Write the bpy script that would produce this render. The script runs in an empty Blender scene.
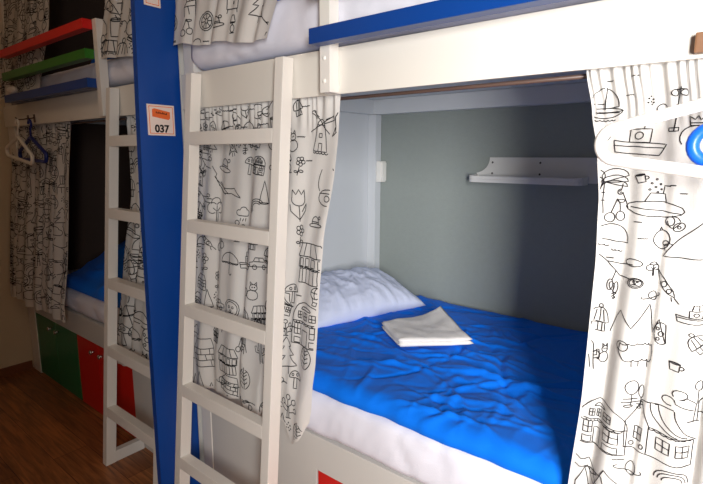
import bpy, bmesh, math, random
from mathutils import Vector, Matrix, noise
random.seed(7)
C = bpy.context.scene.collection
sc = bpy.context.scene
PI = math.pi

# ------------------------------------------------------------------ materials
def srgb(r, g, b):
    f = lambda c: (c/255/12.92) if c/255 <= .04045 else ((c/255+.055)/1.055)**2.4
    return (f(r), f(g), f(b), 1)

def mat(name, col, rough=.5, noise_amt=.06, nscale=12, bump=.0, bscale=200, spec=.5, stretch=(1, 1, 1), sheen=0, trans=0):
    m = bpy.data.materials.new(name); m.use_nodes = True
    n = m.node_tree.nodes; l = m.node_tree.links; b = n['Principled BSDF']
    tc = n.new('ShaderNodeTexCoord'); mp = n.new('ShaderNodeMapping'); mp.inputs['Scale'].default_value = stretch
    l.new(tc.outputs['Object'], mp.inputs[0])
    nz = n.new('ShaderNodeTexNoise'); nz.inputs['Scale'].default_value = nscale; nz.inputs['Detail'].default_value = 5
    l.new(mp.outputs[0], nz.inputs['Vector'])
    mx = n.new('ShaderNodeMix'); mx.data_type = 'RGBA'
    mx.inputs[6].default_value = tuple(c*(1-noise_amt) for c in col[:3])+(1,)
    mx.inputs[7].default_value = tuple(min(1, c*(1+noise_amt)) for c in col[:3])+(1,)
    l.new(nz.outputs['Fac'], mx.inputs[0]); l.new(mx.outputs[2], b.inputs['Base Color'])
    b.inputs['Roughness'].default_value = rough
    b.inputs['Specular IOR Level'].default_value = spec
    if sheen: b.inputs['Sheen Weight'].default_value = sheen
    if bump:
        n2 = n.new('ShaderNodeTexNoise'); n2.inputs['Scale'].default_value = bscale; n2.inputs['Detail'].default_value = 3
        l.new(mp.outputs[0], n2.inputs['Vector'])
        bp = n.new('ShaderNodeBump'); bp.inputs['Strength'].default_value = bump; bp.inputs['Distance'].default_value = .002
        l.new(n2.outputs['Fac'], bp.inputs['Height']); l.new(bp.outputs[0], b.inputs['Normal'])
    if trans:
        out = n['Material Output']; t = n.new('ShaderNodeBsdfTranslucent'); t.inputs[0].default_value = col
        ms = n.new('ShaderNodeMixShader'); ms.inputs[0].default_value = trans
        l.new(b.outputs[0], ms.inputs[1]); l.new(t.outputs[0], ms.inputs[2]); l.new(ms.outputs[0], out.inputs[0])
    return m

M = {}
M['laminate'] = mat('white_laminate', srgb(226, 222, 214), .45, .03, 6)
M['painted'] = mat('white_painted_wood', srgb(232, 228, 222), .4, .03, 20, .15, 60, stretch=(1, 1, .1))
M['panel_in'] = mat('pale_panel', srgb(214, 218, 222), .5, .03, 6)
M['kick'] = mat('grey_white_board', srgb(205, 203, 199), .5, .03, 5)
M['blue'] = mat('blue_paint', srgb(0, 68, 155), .42, .10, 14, .2, 40, stretch=(1, 1, .15))
M['bluerail'] = mat('blue_rail_paint', srgb(0, 60, 138), .4, .12, 10, .2, 40, stretch=(.15, 1, 1))
M['redrail'] = mat('red_rail_paint', srgb(225, 25, 22), .4, .1, 10, stretch=(.15, 1, 1))
M['greenrail'] = mat('green_rail_paint', srgb(45, 120, 30), .4, .12, 10, stretch=(.15, 1, 1))
M['locker_green'] = mat('green_laminate', srgb(15, 112, 66), .35, .05, 8)
M['locker_red'] = mat('red_laminate', srgb(205, 25, 20), .35, .05, 8)
M['greywall'] = mat('grey_textured_panel', srgb(148, 156, 152), .75, .05, 40, .5, 130)
M['shadepanel'] = mat('shade_toned_brown_panel', srgb(78, 62, 54), .7, .06, 30, .2, 120)  # brown with the far bunk's interior shade put into the colour
M['wall'] = mat('cream_wall_paint', srgb(214, 200, 176), .8, .03, 5, .2, 150)
M['wall2'] = mat('tan_wall_paint', srgb(150, 130, 108), .8, .03, 5, .2, 150)
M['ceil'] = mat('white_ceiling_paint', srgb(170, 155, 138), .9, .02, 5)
M['base'] = mat('brown_skirting', srgb(120, 72, 45), .5, .12, 20, stretch=(.2, .2, 3))
M['cloth'] = mat('curtain_cotton', srgb(220, 217, 213), .9, .02, 30, .25, 500, .1, trans=.18)
M['ink'] = mat('black_print', srgb(38, 36, 38), .9, .05, 30, 0, 1, .1)
M['sheet'] = mat('white_sheet', srgb(224, 224, 236), .85, .02, 10, .3, 300, .15)
M['pillow'] = mat('pale_pillowcase', srgb(214, 222, 246), .85, .02, 10, .3, 300, .15)
M['duvet'] = mat('blue_duvet_cotton', srgb(0, 112, 232), .75, .06, 7, .25, 350, .15, sheen=.05)
M['towel'] = mat('white_terry', srgb(235, 232, 230), .95, .04, 120, .9, 420, .05)
M['plastic'] = mat('white_plastic', srgb(240, 238, 232), .35, .01, 5)
M['blueplastic'] = mat('blue_plastic', srgb(15, 95, 225), .35, .02, 5)
M['navyplastic'] = mat('navy_plastic', srgb(18, 38, 120), .35, .02, 5)
M['shelf'] = mat('white_shelf', srgb(222, 222, 220), .5, .02, 8)
M['screw'] = mat('screw_steel', srgb(70, 66, 62), .4)
M['rod'] = mat('bronze_rod', srgb(92, 72, 64), .35, .1, 10)
M['chrome'] = mat('chrome_knob', srgb(190, 188, 182), .25); M['chrome'].node_tree.nodes['Principled BSDF'].inputs['Metallic'].default_value = .9
M['orange'] = mat('orange_print', srgb(235, 110, 50), .6, .02)
M['paper'] = mat('sign_paper', srgb(238, 222, 214), .5, .01)
M['pegwood'] = mat('peg_wood', srgb(120, 84, 58), .5, .15, 25, stretch=(.2, 1, 1))

def floor_mat():
    m = bpy.data.materials.new('wood_laminate_floor'); m.use_nodes = True
    n = m.node_tree.nodes; l = m.node_tree.links; b = n['Principled BSDF']
    tc = n.new('ShaderNodeTexCoord')
    br = n.new('ShaderNodeTexBrick'); br.offset = .37; br.inputs['Scale'].default_value = 1
    br.inputs['Brick Width'].default_value = 1.1; br.inputs['Row Height'].default_value = .155
    br.inputs['Mortar Size'].default_value = .0012; br.inputs['Mortar'].default_value = srgb(40, 24, 14)
    br.inputs['Color1'].default_value = srgb(178, 116, 68); br.inputs['Color2'].default_value = srgb(146, 92, 54)
    l.new(tc.outputs['Object'], br.inputs['Vector'])
    mp = n.new('ShaderNodeMapping'); mp.inputs['Scale'].default_value = (1.2, 16, 1); l.new(tc.outputs['Object'], mp.inputs[0])
    nz = n.new('ShaderNodeTexNoise'); nz.inputs['Scale'].default_value = 4; nz.inputs['Detail'].default_value = 8; nz.inputs['Distortion'].default_value = .8
    l.new(mp.outputs[0], nz.inputs['Vector'])
    rp = n.new('ShaderNodeValToRGB'); rp.color_ramp.elements[0].position = .35; rp.color_ramp.elements[0].color = (.45, .42, .4, 1)
    rp.color_ramp.elements[1].position = .65; rp.color_ramp.elements[1].color = (1.25, 1.2, 1.15, 1); l.new(nz.outputs['Fac'], rp.inputs[0])
    mx = n.new('ShaderNodeMix'); mx.data_type = 'RGBA'; mx.blend_type = 'MULTIPLY'; mx.inputs[0].default_value = .8
    l.new(br.outputs['Color'], mx.inputs[6]); l.new(rp.outputs[0], mx.inputs[7]); l.new(mx.outputs[2], b.inputs['Base Color'])
    b.inputs['Roughness'].default_value = .42
    return m
M['floor'] = floor_mat()

# ------------------------------------------------------------------ helpers
def thing(name, label, cat, loc=(0, 0, 0), group=None):
    o = bpy.data.objects.new(name, None); C.objects.link(o); o.empty_display_size = .05
    o.location = loc; o['label'] = label; o['category'] = cat
    if group: o['group'] = group
    return o

def tag(o, label, cat, group=None):
    o['label'] = label; o['category'] = cat
    if group: o['group'] = group
    return o

def world_loc(o):
    v = Vector((0, 0, 0))
    while o: v += o.location; o = o.parent
    return v

def obj(name, bm, m, parent=None, label=None, bevel=0, smooth=False, origin=None, keep=False):
    """links bm (world coordinates) as one mesh object; bm is shifted into the parent's frame"""
    me = bpy.data.meshes.new(name)
    if bevel:
        bmesh.ops.bevel(bm, geom=list(bm.edges), offset=bevel, segments=2, profile=.7, affect='EDGES', clamp_overlap=True)
    off = world_loc(parent) if parent else Vector((0, 0, 0))
    if origin is None:
        co = [v.co for v in bm.verts]
        origin = Vector(((min(c.x for c in co)+max(c.x for c in co))/2, (min(c.y for c in co)+max(c.y for c in co))/2, min(c.z for c in co)))
    origin = Vector(origin)
    for v in bm.verts: v.co -= origin
    if not keep: bmesh.ops.recalc_face_normals(bm, faces=bm.faces)
    bm.to_mesh(me); bm.free()
    for p in me.polygons: p.use_smooth = smooth
    o = bpy.data.objects.new(name, me); C.objects.link(o)
    for mm in (m if isinstance(m, (list, tuple)) else [m]): me.materials.append(mm)
    o.parent = parent; o.location = origin-off
    if label: o['label'] = label
    return o

def struct(name, bm, m, parent=None, bevel=0):
    o = obj(name, bm, m, parent, bevel=bevel); o['kind'] = 'structure'; return o

def NB(): return bmesh.new()

def box(bm, x0, x1, y0, y1, z0, z1):
    vs = [bm.verts.new((x, y, z)) for x in (x0, x1) for y in (y0, y1) for z in (z0, z1)]
    for f in ((0, 1, 3, 2), (4, 6, 7, 5), (0, 4, 5, 1), (2, 3, 7, 6), (0, 2, 6, 4), (1, 5, 7, 3)):
        bm.faces.new([vs[i] for i in f])
    return bm
def B(*a): return box(NB(), *a)

def hexa(bm, pts):
    vs = [bm.verts.new(p) for p in pts]   # bottom 4 ccw, top 4 ccw
    for f in ((3, 2, 1, 0), (4, 5, 6, 7), (0, 1, 5, 4), (1, 2, 6, 5), (2, 3, 7, 6), (3, 0, 4, 7)):
        bm.faces.new([vs[i] for i in f])
    return bm

def prism(bm, pts, d):
    """extrude polygon pts (3d) by vector d"""
    a = [bm.verts.new(p) for p in pts]; b = [bm.verts.new(Vector(p)+Vector(d)) for p in pts]
    bm.faces.new(a); bm.faces.new(list(reversed(b)))
    n = len(pts)
    for i in range(n): bm.faces.new((a[i], b[i], b[(i+1) % n], a[(i+1) % n]))
    return bm

def tube(bm, pts, r, seg=12, closed=False):
    pts = [Vector(p) for p in pts]; n = len(pts); rings = []
    up = None
    for i, p in enumerate(pts):
        a = pts[(i-1) % n] if (closed or i > 0) else p
        b = pts[(i+1) % n] if (closed or i < n-1) else p
        t = (b-a).normalized()
        if up is None:
            up = Vector((0, 1, 0)) if abs(t.y) < .9 else Vector((1, 0, 0))
        u = (up-t*up.dot(t)).normalized(); w = t.cross(u); up = u
        rr = r(i/(n-1)) if callable(r) else r
        rings.append([bm.verts.new(p+u*math.cos(k*2*PI/seg)*rr+w*math.sin(k*2*PI/seg)*rr) for k in range(seg)])
    for i in range(n if closed else n-1):
        A, Bn = rings[i], rings[(i+1) % n]
        for k in range(seg): bm.faces.new((A[k], A[(k+1) % seg], Bn[(k+1) % seg], Bn[k]))
    if not closed: bm.faces.new(rings[0][::-1]); bm.faces.new(rings[-1])
    return bm

def ball(bm, c, rx, ry, rz, u=16, v=10):
    r = bmesh.ops.create_uvsphere(bm, u_segments=u, v_segments=v, radius=1)
    for q in r['verts']: q.co = Vector((q.co.x*rx+c[0], q.co.y*ry+c[1], q.co.z*rz+c[2]))
    return bm

def nz(x, y, z=0): return noise.noise(Vector((x, y, z)))
def ridge(x, y, z=0): return 1-abs(noise.noise(Vector((x, y, z))))*2
def dup(root, loc, label=None):
    r = root.copy(); C.objects.link(r); r.location = loc
    if label: r['label'] = label
    for ch in list(root.children):
        c = ch.copy(); C.objects.link(c); c.parent = r
        for g in list(ch.children):
            d = g.copy(); C.objects.link(d); d.parent = c
    return r

# ------------------------------------------------------------------ the room
YB = 1.10; YF = -1.75; XL = -3.70; XR = 1.8; ZC = 2.75
struct('floor', B(XL-.1, XR+.1, YF-.1, YB+.1, -.05, 0), M['floor'])
struct('ceiling', B(XL-.1, XR+.1, YF-.1, YB+.1, ZC, ZC+.05), M['ceil'])
struct('wall_back', B(XL-.1, XR+.1, YB, YB+.1, 0, ZC), M['greywall'])
struct('wall_left', B(XL-.1, XL, YF-.1, YB, 0, ZC), M['wall'])
struct('wall_right', B(XR, XR+.1, YF-.1, YB, 0, ZC), M['wall2'])
WX0, WX1, WZ0, WZ1 = .56, 1.30, .95, 2.15
bm = NB()
box(bm, XL, WX0, YF-.1, YF, 0, ZC); box(bm, WX1, XR, YF-.1, YF, 0, ZC)
box(bm, WX0, WX1, YF-.1, YF, 0, WZ0); box(bm, WX0, WX1, YF-.1, YF, WZ1, ZC)
struct('wall_front', bm, M['wall2'])
bm = NB()
for a in ((WX0, WX0+.06), (WX1-.06, WX1), ((WX0+WX1)/2-.03, (WX0+WX1)/2+.03)): box(bm, a[0], a[1], YF-.09, YF-.03, WZ0, WZ1)
for a in ((WZ0, WZ0+.06), (WZ1-.06, WZ1)): box(bm, WX0+.06, WX1-.06, YF-.09, YF-.03, a[0], a[1])
struct('window_1', bm, M['plastic'])
struct('baseboard_left', B(XL, XL+.014, YF, -.005, 0, .055), M['base'])
struct('trim_1', B(XL, XL+.03, -.30, -.205, 0, 2.1), M['painted'], bevel=.003)

# ------------------------------------------------------------------ bunk beds
RY0, RY1 = -.09, -.05      # rail depth
ZR = (1.723, 1.763), (1.844, 1.884), (1.966, 2.006)

def bunk(x0, x1, label, post_w_left, rail_x, post_x, back_mat, near):
    t = thing('bunk_bed', label, 'bunk bed', ((x0+x1)/2, .55, 0), 'white bunk beds')
    # corner posts
    pl = (x0+.02, x0+.02+post_w_left) if not near else (x0, x0+post_w_left)
    obj('corner_post', B(pl[0], pl[1], 0.001, .06, 0, 2.5), M['painted'], t, bevel=.003)
    obj('corner_post', B(x1-.06, x1, 0.001, .06, 0, 2.5), M['painted'], t, bevel=.003)
    xi0 = pl[1]; xi1 = x1-.06; bt = .518 if near else .548
    # end panels
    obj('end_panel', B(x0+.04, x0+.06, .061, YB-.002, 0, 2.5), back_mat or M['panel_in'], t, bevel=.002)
    obj('end_panel', B(x1-.03, x1-.01, .061, YB-.002, 0, 2.5), M['panel_in'], t, bevel=.002)
    # inner back posts and beams
    obj('inner_post', B(x0+.061, x0+.112, 1.048, YB-.002, 0, 1.645), M['panel_in'], t, bevel=.002)
    obj('inner_post', B(x1-.082, x1-.031, 1.048, YB-.002, 0, 1.645), M['panel_in'], t, bevel=.002)
    obj('deck_beam', B(x0+.061, x1-.031, 1.045, YB-.002, 1.646, 1.719), M['panel_in'], t, bevel=.002)
    obj('deck_beam', B(x0+.061, x0+.10, .061, 1.044, 1.646, 1.719), M['panel_in'], t, bevel=.002)
    # long boards
    obj('upper_side_board', B(x0 if near else pl[0], x1, -.012, 0, 1.60, 1.724), M['laminate'], t, bevel=.002)
    obj('lower_side_board', B(xi0, xi1, .002, .03, .395 if near else .425, bt), M['kick'], t, bevel=.002)
    obj('upper_deck', B(x0+.061, x1-.031, .035, YB-.002, 1.72, 1.736), M['panel_in'], t)
    obj('lower_deck', B(x0+.061, x1-.031, .035, YB-.002, bt-.04, bt-.002), M['panel_in'], t)
    if back_mat:  # far bunk only: back panels in the shade-darkened brown
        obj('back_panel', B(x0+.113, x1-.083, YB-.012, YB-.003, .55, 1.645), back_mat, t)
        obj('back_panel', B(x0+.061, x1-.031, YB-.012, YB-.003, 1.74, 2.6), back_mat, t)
    # guard rail
    px0, px1 = post_x
    obj('rail_post', B(px0, px1, RY1, -.0125, 1.602, 2.008), M['painted'], t, bevel=.002)
    for (a, b), mm, nm in zip(ZR, (M['bluerail'], M['greenrail'], M['redrail']), ('blue', 'green', 'red')):
        obj('guard_rail', B(rail_x[0], rail_x[1], RY0, RY1-.0005, a, b), mm, t, label=nm+' painted guard rail', bevel=.002)
    return t

far = bunk(-3.70, -1.76, 'farther bunk bed in dim corner with red, green and blue guard rails', .12, (-3.37, -2.302), (-2.302, -2.266), M['shadepanel'], False)
near = bunk(-1.70, .32, 'nearer white bunk bed with blue rail beside the framed grey sleeping niche', .062, (-.968, .12), (-.966, -.929), None, True)
for z in (1.632, 1.692):
    bm = NB(); ball(bm, (-.949, -.0505, z), .006, .0035, .006)
    obj('rail_bolt', bm, M['plastic'], near, smooth=True, label='white bolt cap')
obj('plain_kick_panel', B(-2.29, -1.825, .004, .022, 0, .424), M['kick'], far, bevel=.002)
obj('plain_kick_panel', B(-1.637, -1.045, .004, .022, 0, .394), M['kick'], near, bevel=.002)
# wall-mounted fixture by the inner post
t = thing('wall_socket', 'small white plastic box fixed beside inner post of nearer bunk', 'socket', (-1.57, 1.08, 1.29))
obj('socket_body', B(-1.5875, -1.555, 1.055, 1.098, 1.295, 1.405), M['plastic'], t, bevel=.005)
obj('socket_plate', B(-1.5546, -1.549, 1.060, 1.095, 1.302, 1.398), M['plastic'], t, bevel=.002)

# ------------------------------------------------------------------ lockers under the beds
def locker(x0, x1, ztop, m, label, splits, knobs):
    t = thing('storage_locker', label, 'locker', ((x0+x1)/2, .3, 0), 'lockers under the bunks')
    obj('body', B(x0+.002, x1-.002, .026, .55, .004, ztop), m, t)
    xs = [x0]+splits+[x1]
    for i in range(len(xs)-1):
        d = obj('door', B(xs[i]+.002, xs[i+1]-.002, .006, .0245, .01, ztop-.002), m, t, bevel=.0015)
        for k in knobs[i]:
            bm = NB(); tube(bm, [(k, .006, .372), (k, -.008, .372)], .006); ball(bm, (k, -.014, .372), .013, .008, .013)
            obj('knob', bm, M['chrome'], d, smooth=True, label='chrome knob')
    return t
locker(-3.577, -2.937, .422, M['locker_green'], 'green two-door locker under farther bunk', [-3.25], [[-3.30], [-3.20]])
locker(-2.933, -2.293, .422, M['locker_red'], 'red locker under farther bunk, between green locker and ladder foot', [-2.665], [[-2.715], [-2.615]])
locker(-1.040, -.40, .393, M['locker_red'], 'red locker at bottom edge under nearer bunk, below white mattress', [-.72], [[-.77], [-.67]])

# ------------------------------------------------------------------ ladders
def ladder(x0, x1, label):
    t = thing('ladder', label, 'ladder', ((x0+x1)/2, -.1, 0), 'white bunk ladders')
    W = .037; Dp = .046
    yf = lambda z: -.19+.079*z
    zt = 1.715
    sp = lambda z: -.025*(1.7-z)/1.2           # the left stile is set slightly askew
    for a, k in ((x0, 1), (x1-W, 0)):
        bm = NB(); q0 = a+k*sp(0); q1 = a+k*sp(zt)
        hexa(bm, [(q0, yf(0), 0), (q0+W, yf(0), 0), (q0+W, yf(0)+Dp, 0), (q0, yf(0)+Dp, 0),
                  (q1, yf(zt), zt), (q1+W, yf(zt), zt), (q1+W, yf(zt)+Dp-.005, zt), (q1, yf(zt)+Dp-.005, zt)])
        obj('stile', bm, M['painted'], t, bevel=.003)
        obj('foot_spacer', B(q0+.003, q0+W-.003, yf(0)+Dp-.004, -.0005, 0, .054), M['painted'], t, bevel=.001)
    for z in (1.468, 1.158, .846, .536, .245):
        h = .045
        bm = NB(); xa, xb = x0+W-.0005+sp(z), x1-W+.0005
        hexa(bm, [(xa, yf(z), z), (xb, yf(z), z), (xb, yf(z)+.040, z), (xa, yf(z)+.040, z),
                  (xa, yf(z+h), z+h), (xb, yf(z+h), z+h), (xb, yf(z+h)+.040, z+h), (xa, yf(z+h)+.040, z+h)])
        obj('rung', bm, M['painted'], t, bevel=.003)
    return t
ladder(-1.606, -1.104, 'nearer white wooden ladder, standing right of the blue divider')
ladder(-2.211, -1.760, 'farther white wooden ladder, standing left of the blue divider')

# ------------------------------------------------------------------ blue divider and plaques
t = thing('divider_panel', 'tall blue upright board between the two bunks, carrying the 037 plaque', 'panel', (-1.742, -.09, 0))
bm = NB()
prism(bm, [(-1.726, -.183, 0), (-1.726, -.003, 0), (-1.726, -.003, 2.55), (-1.726, -.145, 2.55), (-1.726, -.160, 1.95), (-1.726, -.169, 1.62), (-1.726, -.179, 1.2), (-1.726, -.183, .6)], (-.028, 0, 0))
obj('board', bm, M['blue'], t, bevel=.0015)

def text_bm(s, size, x, y, z, offset=.0):
    cu = bpy.data.curves.new('lettering', 'FONT'); cu.body = s; cu.size = size; cu.align_x = 'CENTER'; cu.extrude = .0006; cu.offset = offset
    o = bpy.data.objects.new('lettering', cu); C.objects.link(o)
    dg = bpy.context.evaluated_depsgraph_get(); me = bpy.data.meshes.new_from_object(o.evaluated_get(dg))
    bm = NB(); bm.from_mesh(me); bpy.data.objects.remove(o); bpy.data.curves.remove(cu); bpy.data.meshes.remove(me)
    for v in bm.verts: v.co = Vector((x+v.co.z, y+v.co.x, z+v.co.y))
    return bm
def plaque(y0, y1, z0, z1, label, number):
    t = thing('number_plaque', label, 'sign', (-1.722, (y0+y1)/2, z0))
    X = -1.7255
    obj('plate', B(X, X+.004, y0, y1, z0, z1), M['paper'], t, bevel=.001)
    bm = NB(); e = .006; w = .0022; xx = X+.0041
    box(bm, xx, xx+.0006, y0+e, y1-e, z0+e, z0+e+w); box(bm, xx, xx+.0006, y0+e, y1-e, z1-e-w, z1-e)
    box(bm, xx, xx+.0006, y0+e, y0+e+w, z0+e+w, z1-e-w); box(bm, xx, xx+.0006, y1-e-w, y1-e, z0+e+w, z1-e-w)
    obj('border', bm, M['orange'], t)
    yc = (y0+y1)/2
    def rot(p, a, c): 
        dy, dz = p[0]-c[0], p[1]-c[1]; return (c[0]+dy*math.cos(a)-dz*math.sin(a), c[1]+dy*math.sin(a)+dz*math.cos(a))
    c = (yc, z1-.033)
    pts = [rot(p, -.10, c) for p in ((yc-.034, c[1]-.014), (yc+.030, c[1]-.017), (yc+.036, c[1]-.010), (yc+.034, c[1]+.012), (yc-.028, c[1]+.016), (yc-.036, c[1]+.012))]
    bm = NB(); prism(bm, [(xx, p[0], p[1]) for p in pts], (.0008, 0, 0))
    g = obj('logo', bm, M['orange'], t, label='orange logo block')
    bm = NB()
    for k in range(9):                       # line of tiny dark lettering
        yy = yc-.021+k*.005; zz = c[1]+.001-(yy-yc)*.10; hh = (.005, .003, .006)[k % 3]
        box(bm, xx+.001, xx+.0014, yy, yy+.0032, zz-.0015, zz+hh-.0005)
    obj('logo_text', bm, M['ink'], g)
    if number:
        obj('number_text', text_bm(number, .037, X+.005, yc, z0+.012, .0012), M['ink'], t, label='black number 037')
plaque(-.143, -.036, 1.503, 1.613, 'white and orange plaque reading 037 on the blue divider', '037')
plaque(-.128, -.066, 1.948, 2.05, 'plaque cut off by the top edge of the photo, high on the blue divider', None)

# ------------------------------------------------------------------ doodle print
def cir(cx, cy, r, ry=None, a0=0, a1=360, n=14):
    ry = ry or r
    return [(cx+r*math.cos(math.radians(a0+(a1-a0)*i/n)), cy+ry*math.sin(math.radians(a0+(a1-a0)*i/n))) for i in range(n+1)]
def pl(*v): return [(v[i], v[i+1]) for i in range(0, len(v), 2)]
def rect(a, b, c, d): return pl(a, b, c, b, c, d, a, d, a, b)
def win(x, y, w, h): return [rect(x, y, x+w, y+h), pl(x+w/2, y, x+w/2, y+h), pl(x, y+h/2, x+w, y+h/2)]
def wav(x, y, n=3, s=.22): 
    o = []
    for i in range(n): o += cir(x+s*(i+.5), y, s/2, s/3, 180, 360, 5)
    return o
D = {}
D['sailboat'] = [pl(0, -.35, 0, 1), cir(-.05, -.05, .75, 1.0, 95, 175, 8)+[(-.05, 0)], [(.08, -.25)]+cir(-.05, -.3, .85, 1.2, 5, 85, 8), cir(0, -.4, 1, .12), cir(0, -.4, 1, .45, 180, 360, 10), wav(-.7, -.95, 6), pl(-.85, -.55, .85, -.55)]
D['steamer'] = [pl(-1, .05, -.35, 0, .9, -.02), pl(-1, -.15, .85, -.2), pl(-1, .05, -.9, -.45, .7, -.5, .95, -.02), rect(-.35, 0, .35, .55), cir(0, .27, .14), pl(-.25, .55, -.2, .95, .1, .95, .12, .55), cir(.45, 1.05, .16), cir(.6, 1.35, .2)]
D['palm'] = [pl(-.1, -1, -.02, .2), pl(.1, -1, .05, .2)]+[[(0, .2)]+cir(.45*sx, .2+dy, .5, .3, 180 if sx > 0 else 0, 10 if sx > 0 else 170, 7)+[(0, .2)] for sx, dy in ((1, 0), (1, .25), (-1, 0), (-1, .25), (1, -.2))]+[pl(-.12, -.2, .08, -.2), pl(-.12, -.5, .1, -.5)]
D['cherries'] = [cir(-.4, -.5, .38), cir(.45, -.35, .36), pl(-.35, -.1, -.1, .5, .1, 1), pl(.4, 0, .3, .6, .1, 1), cir(.4, .85, .3, .12)]
D['house_round'] = [pl(-.9, -1, -.9, .1)+cir(0, .1, .9, .85, 180, 0, 12)+pl(.9, -1, -.9, -1)]+win(-.7, -.55, .4, .5)+win(.3, -.55, .4, .5)+win(-.5, .2, .25, .3)+win(-.12, .2, .25, .3)+win(.25, .2, .25, .3)+[rect(-.18, -1, .18, -.3), pl(-.88, .05, .88, .05), wav(-.8, .02, 8, .2), cir(0, .62, .3, .14, 0, 180, 6), pl(-.3, .62, .3, .62), rect(-.7, -.95, -.3, -.7), rect(.3, -.95, .7, -.7)]
D['house_gable'] = [pl(-1, -.9, -1, .1, -.55, .9, -.1, .05, -.1, -.95, -1, -.9), pl(-.55, .9, .45, .95), pl(.45, .95)+cir(1.2, 1.1, .75, 1.1, 190, 265, 8), pl(-.1, .05, 1, 0, 1, -.9, -.1, -.95), pl(-.3, .9)+cir(.75, 1, .9, .95, 185, 260, 8), pl(0, .9)+cir(.95, 1, .85, .95, 185, 260, 8)]+win(-.75, -.55, .4, .45)+win(.15, -.6, .3, .4)+win(.58, -.6, .3, .4)+[wav(-.1, .02, 7, .15), cir(-.8, -.75, .08), cir(-.3, -.75, .08)]
D['tree_swirl'] = [pl(-.1, -1, -.05, -.2, -.4, .1)+cir(-.6, .2, .22, .22, -90, 220, 9), pl(.1, -1, .08, -.1, .4, .15)+cir(.6, .3, .22, .22, 220, -120, 9), pl(0, -.2, 0, .4)+cir(.02, .65, .22, .22, -100, 240, 9), cir(-.9, -.2, .2, .2, 0, 300, 8), pl(-.1, -.5, -.7, -.25), cir(.8, -.3, .18, .18, 180, -120, 8), pl(.1, -.6, .7, -.45), pl(-.3, -1, .3, -1)]
D['tree_round'] = [cir(-.35, .2, .4, .4, 40, 300, 10), cir(.35, .25, .4, .4, -120, 150, 10), cir(0, .6, .4, .35, -20, 200, 10), pl(-.08, -1, -.05, 0, -.3, .2), pl(.08, -1, .06, 0, .3, .25), pl(0, 0, 0, .4)]
D['flower'] = [cir(0, .45, .14)]+[cir(.32*math.cos(a), .45+.32*math.sin(a), .19, .19, 0, 360, 8) for a in [i*PI*2/5 for i in range(5)]]+[pl(0, -.1, -.05, -1), cir(.22, -.5, .22, .12), cir(-.28, -.65, .2, .1)]
D['tulip'] = [pl(-.35, .9, -.4, .3)+cir(0, .3, .4, .35, 180, 360, 8)+pl(.35, .9, .15, .6, 0, .9, -.15, .6, -.35, .9), pl(0, -.05, .05, -1), pl(.03, -.9, .5, -.3, .55, .1, .2, -.4), pl(.03, -.9, -.45, -.4, -.5, 0)]
D['cloud'] = [cir(-.5, 0, .3, .3, 60, 270, 7)+cir(.5, 0, .3, .3, -90, 100, 7)+cir(.05, .25, .4, .35, 10, 170, 8), pl(-.3, -.55, -.4, -.85), pl(0, -.55, -.1, -.85), pl(.3, -.55, .2, -.85)]
D['windmill'] = [pl(-.5, -1, -.25, .3, .25, .3, .5, -1, -.5, -1), cir(0, .3, .25, .3, 0, 180, 6), pl(-.8, -.1, .8, .8), pl(-.6, .95, .6, -.1), pl(.25, .4, .9, .6, .8, .8, .3, .6), pl(-.3, .6, -.75, .9, -.6, 1, -.2, .7), rect(-.12, -1, .12, -.6), rect(-.1, -.3, .1, -.1), wav(-.5, -1.05, 5)]
D['rocket'] = [pl(-.3, -.5, -.3, .4, 0, 1, .3, .4, .3, -.5, -.3, -.5), cir(0, .3, .13), cir(0, -.05, .13), pl(-.3, -.2, -.6, -.8, -.25, -.5), pl(.3, -.2, .6, -.8, .25, -.5), pl(-.1, -.6, -.15, -1), pl(.1, -.6, .15, -1)]
D['chair'] = [rect(-.4, .1, .3, .9), pl(-.2, .1, -.2, .9), pl(0, .1, 0, .9), pl(.15, .1, .15, .9), pl(-.4, .1, -.7, -.2, .2, -.25, .3, .1), pl(-.7, -.2, -.75, -.9), pl(.2, -.25, .2, -1), pl(-.35, -.22, -.35, -.8), pl(.3, .1, .45, -.8)]
D['dresser'] = [rect(-.5, -.8, .5, .9), pl(-.5, .35, .5, .35), pl(-.5, -.2, .5, -.2), cir(-.2, .6, .06), cir(.2, .6, .06), cir(0, .08, .06), cir(0, -.5, .06), pl(-.45, -.8, -.5, -1), pl(.45, -.8, .5, -1), rect(-.4, .42, -.02, .82), rect(.02, .42, .4, .82)]
D['lamp'] = [pl(-.5, .2, -.25, .9, .25, .9, .5, .2, -.5, .2), pl(0, .2, 0, -.1), cir(0, -.45, .35, .38), pl(-.4, -.9, .4, -.9), wav(-.45, .18, 4, .22)]
D['wheel'] = [cir(0, 0, .9), cir(0, 0, .7), cir(0, 0, .2)]+[pl(.2*math.cos(a), .2*math.sin(a), .7*math.cos(a), .7*math.sin(a)) for a in [i*PI/4 for i in range(8)]]
D['turnip'] = [cir(0, -.2, .5, .5), pl(0, -.7, .05, -1), pl(0, .3, -.3, .9, -.05, .5, .05, 1, .1, .5, .4, .8, .1, .3), pl(-.2, .1, .1, .05)]
D['pepper'] = [pl(-1, .7, -.75, .4)+cir(.1, .6, .95, .9, 200, 290, 10)+pl(1, -.35)+cir(.1, .5, 1.0, .6, 300, 200, 8), pl(-.5, .1, .3, -.3), pl(-.6, -.05, .1, -.35)]
D['bag'] = [cir(0, -.4, .55, .4), pl(-.5, -.2, .5, -.2), cir(0, -.45, .15), pl(-.5, -.1)+cir(0, .3, .6, .7, 200, 160, 4)+pl(-.4, .95), pl(.5, -.1, .6, .4, .3, 1)]
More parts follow.
